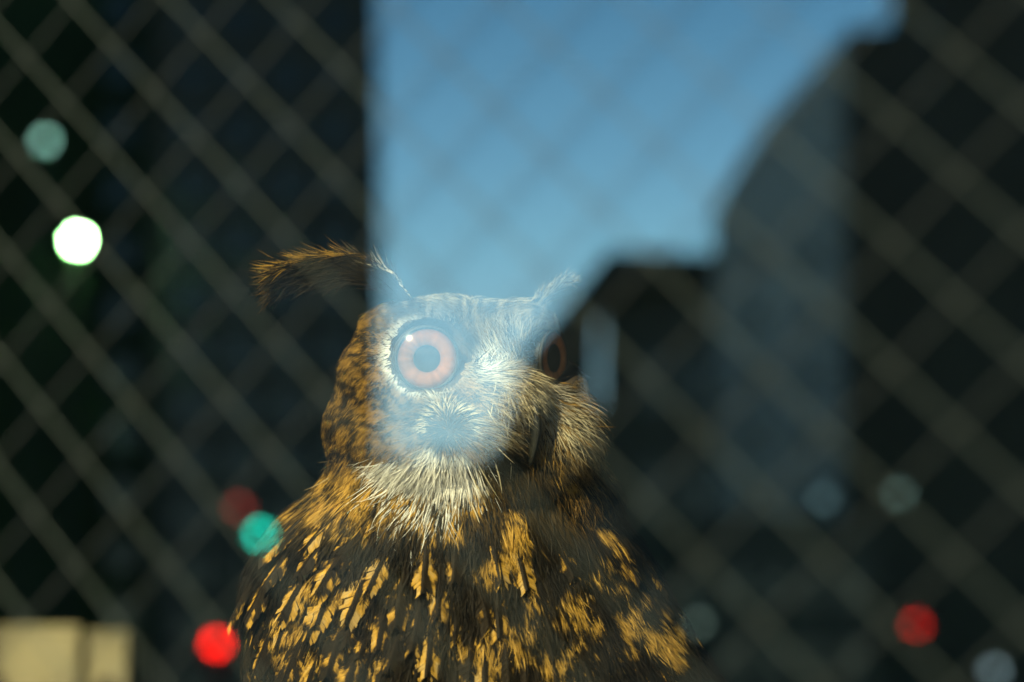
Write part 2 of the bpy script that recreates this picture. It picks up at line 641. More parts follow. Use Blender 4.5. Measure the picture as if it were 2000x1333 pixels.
def pig(x, y, r1):
    """pigment at a point of the bird's front (x, y in its own shape space); r1: random number of the strand"""
    n = len(x)
    dE = np.hypot((x - E1[0]), (y - E1[1]) * 1.12)
    dR = np.hypot(x - ROS[0], y - ROS[1])
    aR = np.degrees(np.arctan2(y - ROS[1], x - ROS[0]))       # 90 = straight down
    c = np.empty((n, 3))
    # --- body
    g = body_gold(x, y)
    gold = GOLD * (1 - .35 * r1[:, None]) + TAN * (.35 * r1[:, None])
    c[:] = DARK * (1 - g[:, None]) + gold * g[:, None]
    upper = sm(1090, 960, y)
    c += (upper * sm(1150, 800, x) * .35)[:, None] * (GOLD - c) * (r1 > .35)[:, None]
    # --- head: mottled tawny
    h = sm(955, 905, y + 14 * (r1 - .5))
    mott = sm(.40, .60, fbm(x / 10, y / 7) + .22 * (r1 - .5) + .10 * sm(640, 760, x) - .05)
    hd = DARK * 1.6 * (1 - mott[:, None]) + (GOLD * .42 + BROWN * .5) * mott[:, None]
    c += h[:, None] * (hd - c)

    def over(mask, col):
        nonlocal c
        mask = np.clip(mask, 0, 1)[:, None]
        c = c + mask * (col - c)
    # forehead and crown: grey brown with dark shafts
    fo = sm(690, 610, y) * sm(700, 790, x)
    str_ = sm(.42, .6, fbm(x / 9 + 4, y / 40))
    over(fo, DARK * 2.2 * (1 - str_[:, None]) + (GREY * .42 + GOLD * .12) * str_[:, None])
    # pale edge of the crown
    over(sm(600, 578, y) * sm(780, 850, x) * (r1 > .6) * .7, CREAM)
    # pale V between the eyes
    over(gau(x, y, 962, 700, 42) * 1.2 * (r1 > .25), WHITE * .8)
    over(gau(x, y, 990, 655, 40) * (r1 > .45), GREY * 1.0)
    over(gau(x, y, 1045, 665, 30) * (r1 > .3) * .8, CREAM)
    # pale disc round the eye on the outer and lower side
    ring = sm(104, 78, dE) * np.clip(.55 - .7 * (x - E1[0]) / (dE + 1) + .55 * (y - E1[1]) / (dE + 1), 0, 1)
    over(ring * 1.2 * (r1 > .2), WHITE * .85)
    # black brow from the inner corner
    over(gau(x, y, 912, 668, 26) * 1.4, DARK)
    over(gau(x, y, 880, 628, 34) * 1.2 * (r1 > .2), DARK * 1.5)
    over(gau(x, y, 1052, 690, 32) * 1.8, DARK * .7)
    over(gau(x, y, 1100, 735, 26) * 1.2 * (r1 > .2), DARK)
    # bristles over the beak
    over(gau(x, y, 995, 785, 44) * 1.1 * (r1 > .3), CREAM * .42 + GOLD * .25)
    over(gau(x, y, 890, 765, 30) * .9 * (r1 > .3), BROWN)
    over(gau(x, y, 1000, 745, 36) * (r1 > .25), GREY)
    # dark and grey patches of the cheek
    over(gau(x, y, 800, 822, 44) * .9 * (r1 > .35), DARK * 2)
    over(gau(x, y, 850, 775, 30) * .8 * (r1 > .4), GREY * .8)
    # rosette, throat
    over(sm(74, 60, dR) * sm(38, 50, dR) * (aR < 10) * (r1 > .45), CREAM * .9)
    over(sm(60, 42, dR + 36 * (r1 - .5)) * (r1 > .14), DARK)
    thr = sm(44, 60, dR) * sm(150, 118, dR + 30 * (r1 - .5)) * sm(48, 66, aR) * sm(156, 130, aR) * sm(862, 884, y)
    over(thr * 1.25 * (r1 > .07), WHITE)
    # chin to the right: cream jaw, then the shadow under the beak put into the pigment
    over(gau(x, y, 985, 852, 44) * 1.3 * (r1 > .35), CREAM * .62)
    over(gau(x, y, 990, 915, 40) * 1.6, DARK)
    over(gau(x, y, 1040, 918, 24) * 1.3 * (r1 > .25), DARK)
    # right cheek
    over(gau(x, y, 1130, 845, 62) * 1.2 * (r1 > .42), CREAM * .75)
    over(gau(x, y, 1090, 780, 40) * (r1 > .4), GREY * .7)
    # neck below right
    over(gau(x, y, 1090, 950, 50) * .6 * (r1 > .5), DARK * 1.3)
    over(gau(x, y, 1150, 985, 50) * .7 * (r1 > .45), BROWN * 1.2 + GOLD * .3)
    return np.clip(c, 0.004, .9)


def groom(x, y):
    def rad(cx, cy_):
        dx, dy = x - cx, y - cy_
        L = np.hypot(dx, dy) + 1e-6
        return np.stack([dx / L, dy / L], 1)

    def const(a, b):
        L = math.hypot(a, b)
        return np.tile([a / L, b / L], (len(x), 1))
    g = np.zeros((len(x), 2))

    def add(w_, vct):
        nonlocal g
        g += w_[:, None] * vct
    head = sm(960, 880, y)
    add(head * 1.2 * np.exp(-((np.hypot(x - E1[0], y - E1[1]) / 165) ** 2)), rad(*E1))
    add(head * .9 * gau(x, y, 1110, 705, 70), rad(1060, 700))
    add(2.2 * sm(640, 590, y), np.stack([(x - 925) / 70, np.full(len(x), -.22)], 1))
    add(2.0 * gau(x, y, 960, 690, 60), rad(1035, 775))
    add(3.0 * gau(x, y, 960, 782, 52), const(1, .42))
    add(2.4 * np.exp(-((np.hypot(x - ROS[0], y - ROS[1]) / 105) ** 2)) * sm(770, 800, y), rad(*ROS))
    add(2.0 * gau(x, y, 850, 940, 90), rad(875, 800))
    add(2.6 * gau(x, y, 985, 850, 48), const(.75, .65))
    add(2.4 * gau(x, y, 1120, 850, 84), rad(1040, 745))
    add(.18 + 1.5 * (1 - head), np.stack([.42 * (x - 905) / 320, np.ones(len(x))], 1))
    add(.9 * gau(x, y, 610, 925, 75), const(-1, .12))
    return g / (np.linalg.norm(g, axis=1, keepdims=True) + 1e-9)


def sample(n, weight):
    wgt = area * weight
    idx = rng.choice(len(tri), n, p=wgt / wgt.sum())
    a, b = rng.random(n), rng.random(n)
    fl = a + b > 1
    a[fl], b[fl] = 1 - a[fl], 1 - b[fl]
    T = tri[idx]
    q = bv[T[:, 0]] * (1 - a - b)[:, None] + bv[T[:, 1]] * a[:, None] + bv[T[:, 2]] * b[:, None]
    nn = vn[T[:, 0]] * (1 - a - b)[:, None] + vn[T[:, 1]] * a[:, None] + vn[T[:, 2]] * b[:, None]
    nn /= np.linalg.norm(nn, axis=1, keepdims=True)
    return q, nn


def strands(name, root, nrm, d2, L, W, lift, curl, pigf, dark_root=.35, kind="stuff", K=4, jit=.22, m=None, colors=None, label=None, clump=0.0, per=16):
    n = len(root)
    # tangent-plane direction closest to the wanted image direction
    d3 = np.c_[d2, np.zeros(n)]
    t = d3 - (d3 * nrm).sum(1, keepdims=True) * nrm
    t += rng.normal(0, jit, (n, 3))
    t -= (t * nrm).sum(1, keepdims=True) * nrm * .9
    t /= np.linalg.norm(t, axis=1, keepdims=True) + 1e-9
    pull = np.zeros((n, 3))
    if clump:
        sidx = rng.choice(n, max(1, n // per), replace=False)
        kd = KDTree(len(sidx))
        for k_, i_ in enumerate(sidx):
            kd.insert(root[i_], k_)
        kd.balance()
        near = sidx[np.array([kd.find(p_)[1] for p_ in root])]
        pull = (root[near] + t[near] * L[:, None]) - (root + t * L[:, None])
        pl = np.linalg.norm(pull, axis=1, keepdims=True)
        pull *= np.minimum(1, 26 / (pl + 1e-6)) * clump
    side = np.cross(t, nrm)
    ang = rng.normal(0, .45, n)
    side = side * np.cos(ang)[:, None] + nrm * np.sin(ang)[:, None]
    bendv = rng.normal(0, .18, n)[:, None] * np.cross(t, nrm)
    r1 = rng.random(n)
    VV, CC = [], []
    ts = np.linspace(0, 1, K + 1)
    prof = np.array([.55, 1.0, .95, .62, .06]) if K == 4 else np.interp(ts, [0, .25, .5, .75, 1], [.55, 1, .95, .62, .06])
    for k, tt in enumerate(ts):
        c = root + t * (L * tt)[:, None] + nrm * (L * (lift * tt - curl * tt * tt))[:, None] + bendv * (L * tt * tt)[:, None] + pull * tt ** 1.6
        wv = side * (W * prof[k] * .5)[:, None]
        VV += [c - wv, c + wv]
        if colors is None:
            col = pigf(c[:, 0] + rng.normal(0, 2.0, n), c[:, 1] + rng.normal(0, 2.0, n), r1)
        else:
            col = colors(tt, r1)
        col = col * (.82 + .36 * r1)[:, None]
        CC += [col, col]
    VV = np.stack(VV, 1).reshape(-1, 3)
    CC = np.stack(CC, 1).reshape(-1, 3)
    m_ = 2 * (K + 1)
    base = np.arange(n)[:, None] * m_
    q = np.concatenate([np.array([[2 * k, 2 * k + 1, 2 * k + 3, 2 * k + 2]]) for k in range(K)])
    FF = (base[:, None, :] + q[None]).reshape(-1, 4)
    me = bpy.data.meshes.new(name)
    W3 = (P(VV) - np.array(perch_top)).astype(np.float32)
    me.vertices.add(len(W3)); me.vertices.foreach_set("co", W3.ravel())
    me.loops.add(FF.size); me.loops.foreach_set("vertex_index", FF.astype(np.int32).ravel())
    me.polygons.add(len(FF)); me.polygons.foreach_set("loop_start", np.arange(0, FF.size, 4, dtype=np.int32))
    me.polygons.foreach_set("use_smooth", np.ones(len(FF), bool))
    me.update(calc_edges=True)
    ca = me.color_attributes.new("pigment", 'FLOAT_COLOR', 'POINT')
    ca.data.foreach_set("color", np.c_[CC, np.ones(len(CC))].astype(np.float32).ravel())
    me.materials.append(m or M_plume)
    o = link(bpy.data.objects.new(name, me), owl)
    tag(o, label=label, kind=kind)
    return o


def eye_hole(q):
    a = np.hypot((q[:, 0] - 838) / 67, (q[:, 1] - 695) / 60) < 1
    a |= np.hypot((q[:, 0] - 1090) / 27, (q[:, 1] - 699) / 46) < 1
    a |= (np.hypot((q[:, 0] - 905) / 30, (q[:, 1] - 690) / 20) < 1)
    return a


tc = bv[tri].mean(1)
tn = vn[tri].mean(1)
front = np.clip(.12 + 1.1 * sm(.15, -.5, tn[:, 2]), .06, 1.3)
headw = sm(985, 930, tc[:, 1])

# head
q, nn = sample(165000, front * headw * sm(540, 560, tc[:, 1]))
keep = ~(eye_hole(q) & (nn[:, 2] < .3))
q, nn = q[keep], nn[keep]
x, y = q[:, 0], q[:, 1]
g = groom(x, y)
dE = np.hypot(x - E1[0], y - E1[1])
L = 20 + 12 * sm(90, 200, dE) + 20 * sm(850, 930, y) + 10 * gau(x, y, 1140, 850, 60) + 8 * gau(x, y, 965, 700, 60)
L *= rng.uniform(.6, 1.3, len(x))
L = np.where((dE < 100) & (x < 930), L * .62, L)
W = rng.uniform(.9, 1.9, len(x)) * (1 + .3 * sm(850, 930, y))
lift = .24 + .25 * gau(x, y, 1130, 850, 80) + .2 * gau(x, y, 960, 782, 60) + rng.normal(0, .08, len(x))
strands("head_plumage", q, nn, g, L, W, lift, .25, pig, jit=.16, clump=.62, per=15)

# long throat fan, rosette, jaw tufts
def patch(name, n, sel, Lr, Wr, lf, cl, jit, colors=None, label=None, gf=None):
    wsel = sel(tc[:, 0], tc[:, 1]) * (tn[:, 2] < .1)
    q, nn = sample(n, wsel + 1e-12)
    g = (gf or groom)(q[:, 0], q[:, 1])
    return strands(name, q, nn, g, rng.uniform(*Lr, n), rng.uniform(*Wr, n), rng.normal(lf, .08, n), cl, pig, jit=jit, colors=colors, label=label, clump=.5, per=9)


radial = lambda cx, cy_: (lambda x, y: (lambda v: v / np.linalg.norm(v, axis=1, keepdims=True))(np.stack([x - cx, y - cy_], 1)))
patch("throat_plumage", 12000, lambda x, y: (gau(x, y, 842, 905, 50) + .3 * gau(x, y, 775, 925, 28)) * (y > 884), (44, 90), (.8, 1.7), .13, .12, .07,
      lambda t, r: WHITE * (0.85 + .15 * t) * np.where(r < .07, .25, 1)[:, None], "white throat feathers fanned downwards", radial(885, 805))
patch("wisp_plumage", 60, lambda x, y: gau(x, y, 935, 905, 34), (60, 115), (1.4, 2.6), .24, .25, .1,
      lambda t, r: np.where((r < .55)[:, None], CREAM, DARK * 2) * 1.0, None, lambda x, y: np.tile([.42, .9], (len(x), 1)))
patch("rosette_plumage", 900, lambda x, y: gau(x, y, 872, 808, 30) * (y < 818), (22, 44), (1.5, 3.0), .55, .25, .18, None, None)
patch("bristle_plumage", 2600, lambda x, y: gau(x, y, 965, 770, 42), (36, 78), (1.0, 2.0), .34, .3, .14, None, "pale bristles sweeping over the beak")
patch("nostril_plumage", 1300, lambda x, y: gau(x, y, 1002, 752, 22), (36, 84), (1.2, 2.4), .3, .2, .14, lambda t, r: np.where((r < .6)[:, None], CREAM, GREY * .5) * 1.0, None,
      lambda x, y: np.tile([.34, .94], (len(x), 1)))
patch("brow_plumage", 900, lambda x, y: gau(x, y, 1046, 688, 15), (18, 40), (1.2, 2.4), .45, .35, .16, lambda t, r: DARK * np.where(r < .15, 6, .8)[:, None], None,
      lambda x, y: np.tile([.9, .25], (len(x), 1)))
patch("jaw_plumage", 2600, lambda x, y: gau(x, y, 972, 845, 34), (34, 66), (1.0, 2.1), .4, .4, .18, None, None)
patch("cheek_plumage", 2600, lambda x, y: gau(x, y, 1100, 858, 54), (34, 84), (1.1, 2.3), .34, .25, .18, None, None, radial(1035, 745))
patch("nape_plumage", 260, lambda x, y: gau(x, y, 622, 912, 18) * (y > 895), (50, 105), (1.2, 2.4), .06, .0, .1, lambda t, r: (CREAM * .4 + GOLD * .25) * np.where(r < .5, .2, 1)[:, None], None,
      lambda x, y: np.tile([-.98, .06], (len(x), 1)))

# body strands
q, nn = sample(84000, front * sm(925, 985, tc[:, 1]) * sm(1520, 1420, tc[:, 1]))
x, y = q[:, 0], q[:, 1]
strands("body_plumage", q, nn, groom(x, y), rng.uniform(32, 78, len(x)), rng.uniform(1.3, 3.0, len(x)), rng.normal(.15, .06, len(x)), .14, pig, jit=.13, clump=.5, per=22)
q, nn = sample(9000, (tc[:, 1] > 1400) * 1.0 + (tn[:, 2] > .2) * (tc[:, 1] > 980))
x, y = q[:, 0], q[:, 1]
strands("under_plumage", q, nn, groom(x, y), rng.uniform(60, 120, len(x)), rng.uniform(5, 10, len(x)), rng.normal(.12, .04, len(x)), .13, pig, jit=.12)
q, nn = sample(14000, (tn[:, 2] > .1) * (tc[:, 1] <= 990))
x, y = q[:, 0], q[:, 1]
strands("nape_down", q, nn, np.tile([0, 1.0], (len(x), 1)), rng.uniform(24, 46, len(x)), rng.uniform(2.5, 5, len(x)), rng.normal(.1, .03, len(x)), .12, pig, jit=.15)

# --- contour feathers: each one a part
def feather_variant(seed):
    r = np.random.default_rng(seed)
    V, F, C = [], [], []
    nb = 13
    for sgn in (-1, 1):
        edge_l = .10
        for k in range(nb):
            t0, t1 = .05 + .93 * k / nb, .05 + .93 * (k + 1) / nb
            wid = .20 * math.sin(math.pi * min(1, (t0 * .85 + .12))) ** .6 * r.uniform(.72, 1.15)
            edge_r = t1 + .12 + r.uniform(-.04, .03)
            a = (0.008 * sgn, t0, .02); b = (0.008 * sgn, t1, .02)
            e = (wid * sgn, edge_l, -.035); h = (wid * sgn * r.uniform(.8, 1.05), edge_r, -.04)
            edge_l = edge_r - r.uniform(0, .03)
            i = len(V)
            V += [a, b, h, e]
            F.append((i, i + 1, i + 2, i + 3))
            C += [DARK] * 4
    i = len(V)
    V += [(-.014, 0, .022), (.014, 0, .022), (.004, 1.0, .01), (-.004, 1.0, .01)]
    F.append((i, i + 1, i + 2, i + 3)); C += [BROWN] * 4
    me = bpy.data.meshes.new("feather")
    me.from_pydata(V, [], F)
    ca = me.color_attributes.new("pigment", 'FLOAT_COLOR', 'POINT')
    ca.data.foreach_set("color", np.c_[np.array(C), np.ones(len(C))].astype(np.float32).ravel())
    me.materials.append(M_vane)
    for p in me.polygons:
        p.use_smooth = False
    return me


M_vane = vane_mat()
FV = [feather_variant(50 + k) for k in range(10)]


def nearest(x, y):
    m = tn[:, 2] < .25
    i = np.argmin((tc[m][:, 0] - x) ** 2 + (tc[m][:, 1] - y) ** 2 + 0.05 * (tc[m][:, 2] + 200) ** 2)
    return tc[m][i], tn[m][i]


nf = 0
row = 0
for yy in np.arange(985, 1420, 50):
    row += 1
    for xx in np.arange(470, 1400, 60):
        x0 = xx + (28 if row % 2 else 0) + random.uniform(-10, 10)
        y0 = yy + random.uniform(-12, 12)
        q0, n0 = nearest(x0, y0)
        if abs(q0[0] - x0) > 14 or abs(q0[1] - y0) > 16:
            continue
        g0 = groom(np.array([x0]), np.array([y0]))[0]
        d = np.array([g0[0] + random.uniform(-.12, .12), g0[1], 0])
        d = d - d @ n0 * n0
        d /= np.linalg.norm(d)
        Lf = random.uniform(115, 165)
        tip = q0 + d * Lf + n0 * 4
        w0 = P(q0 + n0 * 1.2)
        dw = P(tip) - w0
        lw = np.linalg.norm(dw)
        dw /= lw
        nw_ = P(q0 + n0 * 20) - P(q0)
        nw_ -= nw_ @ dw * dw
        nw_ /= np.linalg.norm(nw_)
        sw = np.cross(dw, nw_)
        o = bpy.data.objects.new("feather", random.choice(FV))
        link(o, owl)
        Mx = Matrix(((sw[0], dw[0], nw_[0], 0), (sw[1], dw[1], nw_[1], 0), (sw[2], dw[2], nw_[2], 0), (0, 0, 0, 1)))
        lw *= 1.0
        o.matrix_basis = Matrix.Translation(Vector(w0 - np.array(perch_top))) @ Mx @ Matrix.Diagonal((lw, lw, lw, 1))
        nf += 1
print("feathers", nf)

# --- ear tufts: plumes of strands round a curved spine
def tuft(name, spine, thick, n, colf, Lr, label, dspread=.35, droop=0.0):
    sp = np.array(spine, float)
    seg = np.linspace(0, 1, len(sp))
    t = rng.random(n) ** .9 * .86
    c = np.stack([np.interp(t, seg, sp[:, k]) for k in range(3)], 1)
    t2 = np.clip(t + .08, 0, 1)
    c2 = np.stack([np.interp(t2, seg, sp[:, k]) for k in range(3)], 1)
    dirv = c2 - c
    dirv /= np.linalg.norm(dirv, axis=1, keepdims=True) + 1e-9
    th = np.interp(t, seg, thick)
    up = np.array([0, -1.0, 0])
    a = rng.uniform(-1, 1, n)
    b = rng.uniform(-1, 1, n)
    off = a[:, None] * up * (th)[:, None] * np.where(a > 0, .55, 1.0)[:, None] + b[:, None] * np.array([0, 0, 1.0]) * (th * .35)[:, None]
    nrm = np.tile([0.1, -.25, -.95], (n, 1)) + up * a[:, None] * .5
    nrm /= np.linalg.norm(nrm, axis=1, keepdims=True)
    root = c + off - dirv * 8
    d2 = dirv[:, :2] + np.c_[np.zeros(n), droop * -a]
    d2 /= np.linalg.norm(d2, axis=1, keepdims=True)
    am = a.copy()
    def cf(tt, r1):
        return colf(am, t, tt, r1)
    return strands(name, root, nrm, d2, rng.uniform(*Lr, n), rng.uniform(1.0, 2.8, n), rng.normal(.0, .05, n), .0, pig, jit=.07, clump=.4, per=10, colors=cf, label=label, kind=None)


def left_col(a, t, tt, r1):
    n = len(a)
    inner = sm(.34, .22, t) * sm(.45, .75, a) * (r1 > .3)
    g = sm(.7, .95, a + .25 * (r1 - .5)) * sm(.3, .42, t) * sm(.4, .55, fbm(t * 14, a * 2 + tt)) + .35 * sm(.78, .86, t) * (r1 > .6)
    g = np.clip(g, 0, 1)[:, None]
    c_ = DARK * 1.6 * (1 - g) + (GOLD * .65) * g
    return c_ + inner[:, None] * (CREAM - c_)


tuft("ear_tuft", [(800, 585, -60), (765, 545, -55), (700, 515, -40), (630, 520, -30), (570, 535, -30), (522, 555, -30)], [16, 26, 33, 33, 27, 15], 4200, left_col, (42, 88),
     "dark drooping ear tuft with golden upper edge", droop=.15)


def right_col(a, t, tt, r1):
    g = np.clip(.7 * (r1 > .4) + 0 * t, 0, 1)[:, None]
    return DARK * 2 * (1 - g) + (CREAM * .5) * g


tuft("ear_tuft", [(1022, 618, 0), (1044, 592, 8), (1066, 570, 14), (1086, 554, 20), (1100, 548, 26)], [16, 20, 15, 9, 4], 700, right_col, (30, 60), "pale ear tuft half hidden by reflected sky", droop=.1)

# --- eyes
M_iris = bpy.data.materials.new("orange_iris"); M_iris.use_nodes = True
t = M_iris.node_tree
p = t.nodes["Principled BSDF"]
at = t.nodes.new("ShaderNodeAttribute"); at.attribute_name = "pigment"
nz = t.nodes.new("ShaderNodeTexNoise"); nz.inputs["Scale"].default_value = 900; nz.inputs["Detail"].default_value = 4
mxr = t.nodes.new("ShaderNodeMixRGB"); mxr.blend_type = 'MULTIPLY'; mxr.inputs[0].default_value = .35
t.links.new(at.outputs["Color"], mxr.inputs[1]); t.links.new(nz.outputs[1], mxr.inputs[2])
t.links.new(mxr.outputs[0], p.inputs["Base Color"]); p.inputs["Roughness"].default_value = .5
M_pupil = mat("black_pupil", (0.004, 0.004, 0.005), .6, spec=.1)
M_lid = mat("black_eyelid", (0.022, 0.019, 0.015), .6, noise=.4, nscale=300)
M_cornea = bpy.data.materials.new("cornea"); M_cornea.use_nodes = True
t = M_cornea.node_tree
t.nodes.remove(t.nodes["Principled BSDF"])
tr = t.nodes.new("ShaderNodeBsdfTransparent"); gl = t.nodes.new("ShaderNodeBsdfGlossy"); gl.inputs["Roughness"].default_value = .15
mx = t.nodes.new("ShaderNodeMixShader")
mx.inputs[0].default_value = .06; t.links.new(tr.outputs[0], mx.inputs[1]); t.links.new(gl.outputs[0], mx.inputs[2])
t.links.new(mx.outputs[0], t.nodes["Material Output"].inputs["Surface"])


def rev(prof, c, ax, nu=40):
    """surface of revolution: prof = [(radius, height)], round the axis ax at c, in shape space"""
    ax = np.array(ax, float); ax /= np.linalg.norm(ax)
    u = np.cross(ax, [0, 1, 0]); u /= np.linalg.norm(u)
    v_ = np.cross(ax, u)
    V, F = [], []
    for r_, h in prof:
        for j in range(nu):
            a = 2 * math.pi * j / nu
            V.append(np.array(c) + ax * h + (u * math.cos(a) + v_ * math.sin(a)) * r_)
    for i in range(len(prof) - 1):
        for j in range(nu):
            k = (j + 1) % nu
            F.append((i * nu + j, i * nu + k, (i + 1) * nu + k, (i + 1) * nu + j))
    return V, F


def make_eye(c, yaw, pitch, Ri, rp):
    ax = np.array([math.sin(yaw) * math.cos(pitch), -math.sin(pitch), -math.cos(yaw) * math.cos(pitch)])
    Rb = Ri * 1.1
    # eyeball: a cup open to the front
    pr = [(max(.5, Rb * math.sin(a)), -Rb * math.cos(a)) for a in np.linspace(0.02, math.pi * .62, 12)]
    V, F = rev([(r_, h - Rb * .55) for r_, h in pr], c, ax)
    ball = owl_part("eye", P(np.array(V)), F, M_lid)
    # iris: a shallow cone, darker towards both borders
    rad = [rp * Ri, rp * Ri * 1.08, Ri * .62, Ri * .8, Ri * .94, Ri * 1.06]
    hh = [-2.5, -2, -.5, .5, 0, -2]
    cols = [(.08, .02, .008), (.42, .13, .03), (.60, .20, .045), (.56, .18, .04), (.32, .09, .02), (.02, .008, .004)]
    V, F = rev(list(zip(rad, hh)), c, ax, 48)
    C = np.repeat(np.array(cols), 48, axis=0) * (.8 + .4 * np.tile(rng.random(48), len(rad)))[:, None]
    owl_part("iris", P(np.array(V)), F, M_iris, ball, True, C)
    V, F = rev([(rp * Ri * 1.02, -3.5), (rp * Ri * .6, -4.5), (.5, -5)], c, ax, 32)
    owl_part("pupil", P(np.array(V)), F, M_pupil, ball)
    Rc = Ri * 1.55
    h0 = math.sqrt(Rc ** 2 - (Ri * 1.08) ** 2)
    pr = []
    for a in np.linspace(math.asin(1.08 / 1.55), .015, 14):
        pr.append((Rc * math.sin(a), Rc * math.cos(a) - h0))
    V, F = rev(pr, c, ax, 48)
    owl_part("cornea", P(np.array(V)), F, M_cornea, ball)
    # eyelid ring
    pr = [(Ri * 1.06 + Ri * .065 * math.cos(a), -4 + Ri * .08 * math.sin(a)) for a in np.linspace(0, 2 * math.pi, 11)]
    V, F = rev(pr, c, ax, 48)
    owl_part("eyelid", P(np.array(V)), F, M_lid, ball)
    return ball


make_eye((834, 701, -188 + lean(694)), R(8), R(-3), 58, .45)
make_eye((1084, 700, -38 + lean(697)), R(62), R(0), 50, .54)

# --- beak
M_horn = mat("dark_horn", (0.016, 0.015, 0.010), .42, noise=.5, nscale=150, spec=.6)


def tube(path, rad, nu=16, flat=.75):
    V, F = [], []
    path = np.array(path, float)
    for i in range(len(path)):
        d = path[min(i + 1, len(path) - 1)] - path[max(i - 1, 0)]
        d /= np.linalg.norm(d)
        u = np.cross(d, FW); u /= np.linalg.norm(u)
        v_ = np.cross(d, u)
        for j in range(nu):
            a = 2 * math.pi * j / nu
            V.append(path[i] + u * rad[i] * flat * math.cos(a) + v_ * rad[i] * 1.15 * math.sin(a))
    for i in range(len(path) - 1):
        for j in range(nu):
            k = (j + 1) % nu
            F.append((i * nu + j, i * nu + k, (i + 1) * nu + k, (i + 1) * nu + j))
    F.append(tuple(range(nu))); F.append(tuple((len(path) - 1) * nu + j for j in range(nu)))
    return V, F


bp = [(1012, 728, -140), (1022, 742, -160), (1034, 770, -184), (1043, 805, -197), (1046, 842, -196), (1042, 876, -186), (1036, 902, -174), (1031, 914, -165)]
V, F = tube([(a, b, c + lean(b)) for a, b, c in bp], [13, 16, 18, 17, 14, 10, 6, 2])
beak = owl_part("beak", P(np.array(V)), F, M_horn)
bp = [(1014, 800, -170), (1024, 840, -180), (1026, 872, -175), (1022, 890, -168)]
V, F = tube([(a, b, c + lean(b)) for a, b, c in bp], [20, 18, 11, 3])
owl_part("lower_beak", P(np.array(V)), F, M_horn, beak)

# feet on the perch (below the picture)
M_foot = mat("feathered_toe", (.35, .24, .12), .9, noise=.3, nscale=80)
for sx in (-1, 1):
    V, F = [], []
    pv = []
    for k in (-1, 0, 1):
        pv.append(tube([(945 + sx * 90, 1960, 120 + lean(1960)), (945 + sx * 90 + k * 30, 2050, 60 + lean(2050)), (945 + sx * 90 + k * 52, 2078, 10 + lean(2078)), (945 + sx * 90 + k * 60, 2120, -20 + lean(2120))], [38, 28, 20, 5]))
    V, F = join_vf(pv)
    owl_part("foot", P(np.array(V)), F, M_foot)

# perch
pt = perch_top
M_bark = mat("bark", (.09, .06, .035), .95, noise=.5, nscale=40, bump=.8)
V, F = [], []
for i, (z, r_) in enumerate(((0, .15), (.25, .11), (.7, .095), (pt[2] - .03, .09), (pt[2] - .012, .075))):
    for j in range(20):
        a = 2 * math.pi * j / 20
        k = 1 + .08 * math.sin(3 * a + i) + .04 * math.sin(7 * a)
        V.append((pt[0] + r_ * k * math.cos(a), pt[1] + r_ * k * math.sin(a), z))
for i in range(4):
    for j in range(20):
        k = (j + 1) % 20
        F.append((i * 20 + j, i * 20 + k, (i + 1) * 20 + k, (i + 1) * 20 + j))
F.append(tuple(range(20))); F.append(tuple(80 + j for j in range(20)))
tag(mesh_obj("perch_stump", V, F, M_bark, None, True), "bark covered stump under the owl's feet", "stump")

# ------------------------------------------------------------------ pale boxes behind the owl, lower left
M_cream = mat("pale_painted_wood", (.26, .22, .125), .8, noise=.45, nscale=9, bump=.2)
M_shelf = mat("dark_shelf_wood", (.05, .035, .02), .8, noise=.3, nscale=20)


def inroom(px, py, dist):
    return CAM + ray(px, py) * dist


def crate(px0, px1, pytop, dist, h, label):
    a, b = inroom(px0, pytop, dist), inroom(px1, pytop, dist)
    wdt = float(b[0] - a[0])
    root = empty("nest_box", ((a[0] + b[0]) / 2, a[1], a[2] - h), label, "box", "pale nest boxes on the shelf")
    hw = wdt / 2
    V, F = box_vf(-hw, hw, 0, .12, 0, h - .008)
    bevel(mesh_obj("box_body", V, F, M_cream, root), .002)
    V, F = box_vf(-hw - .0006, hw + .0006, -.001, .121, h - .0078, h)
    bevel(mesh_obj("lid", V, F, M_cream, root), .002)
    V, F = rev([(.011, 0), (.011, .004), (.004, .004)], (0, 0, 0), (0, 0, 1), 20)
    V = [(q[0], -.003 + q[2] * -.2, h * .6 + q[1]) for q in V]
    mesh_obj("entry_ring", V, F, M_shelf, root)
    return root


b1 = crate(-170, 156, 1222, 2.5, .15, "wide pale nest box cut off by the lower left corner")
b2 = crate(174, 250, 1232, 2.5, .147, "narrow pale nest box right of the wide one")
zt = float(b1.location.z)
sh = empty("shelf", (b1.location.x, b1.location.y, 0), "dark wooden shelf stand carrying the pale boxes", "shelf")
V, F = box_vf(-.12, .16, -.02, .2, zt - .022, zt - .001); mesh_obj("shelf_board", V, F, M_shelf, sh)
for sx in (-.1, .14):
    for sy in (0, .18):
        V, F = box_vf(sx - .012, sx + .012, sy - .012, sy + .012, 0, zt - .0225); mesh_obj("leg", V, F, M_shelf, sh)

# ------------------------------------------------------------------ the street behind the photographer, seen mirrored in the pane
M_bl_dark = mat("dark_concrete", (.055, .06, .058), .85, noise=.2, nscale=.6, bump=.2)
M_bl_green = mat("mossy_render", (.012, .030, .012), .9, noise=.4, nscale=.5)
M_bl_blue = mat("sky_lit_tiles", (.38, .43, .46), .6, noise=.12, nscale=.5)  # sky-lit face: its light is put into the colour, against the darker brick
M_bl_grey = mat("brown_grey_brick", (.05, .05, .046), .85, noise=.2, nscale=.8)
M_bl_row = mat("dark_slate_render", (.022, .022, .018), .9, noise=.3, nscale=.5)
M_glass = mat("dark_window_glass", (.02, .025, .03), .15, spec=.6)


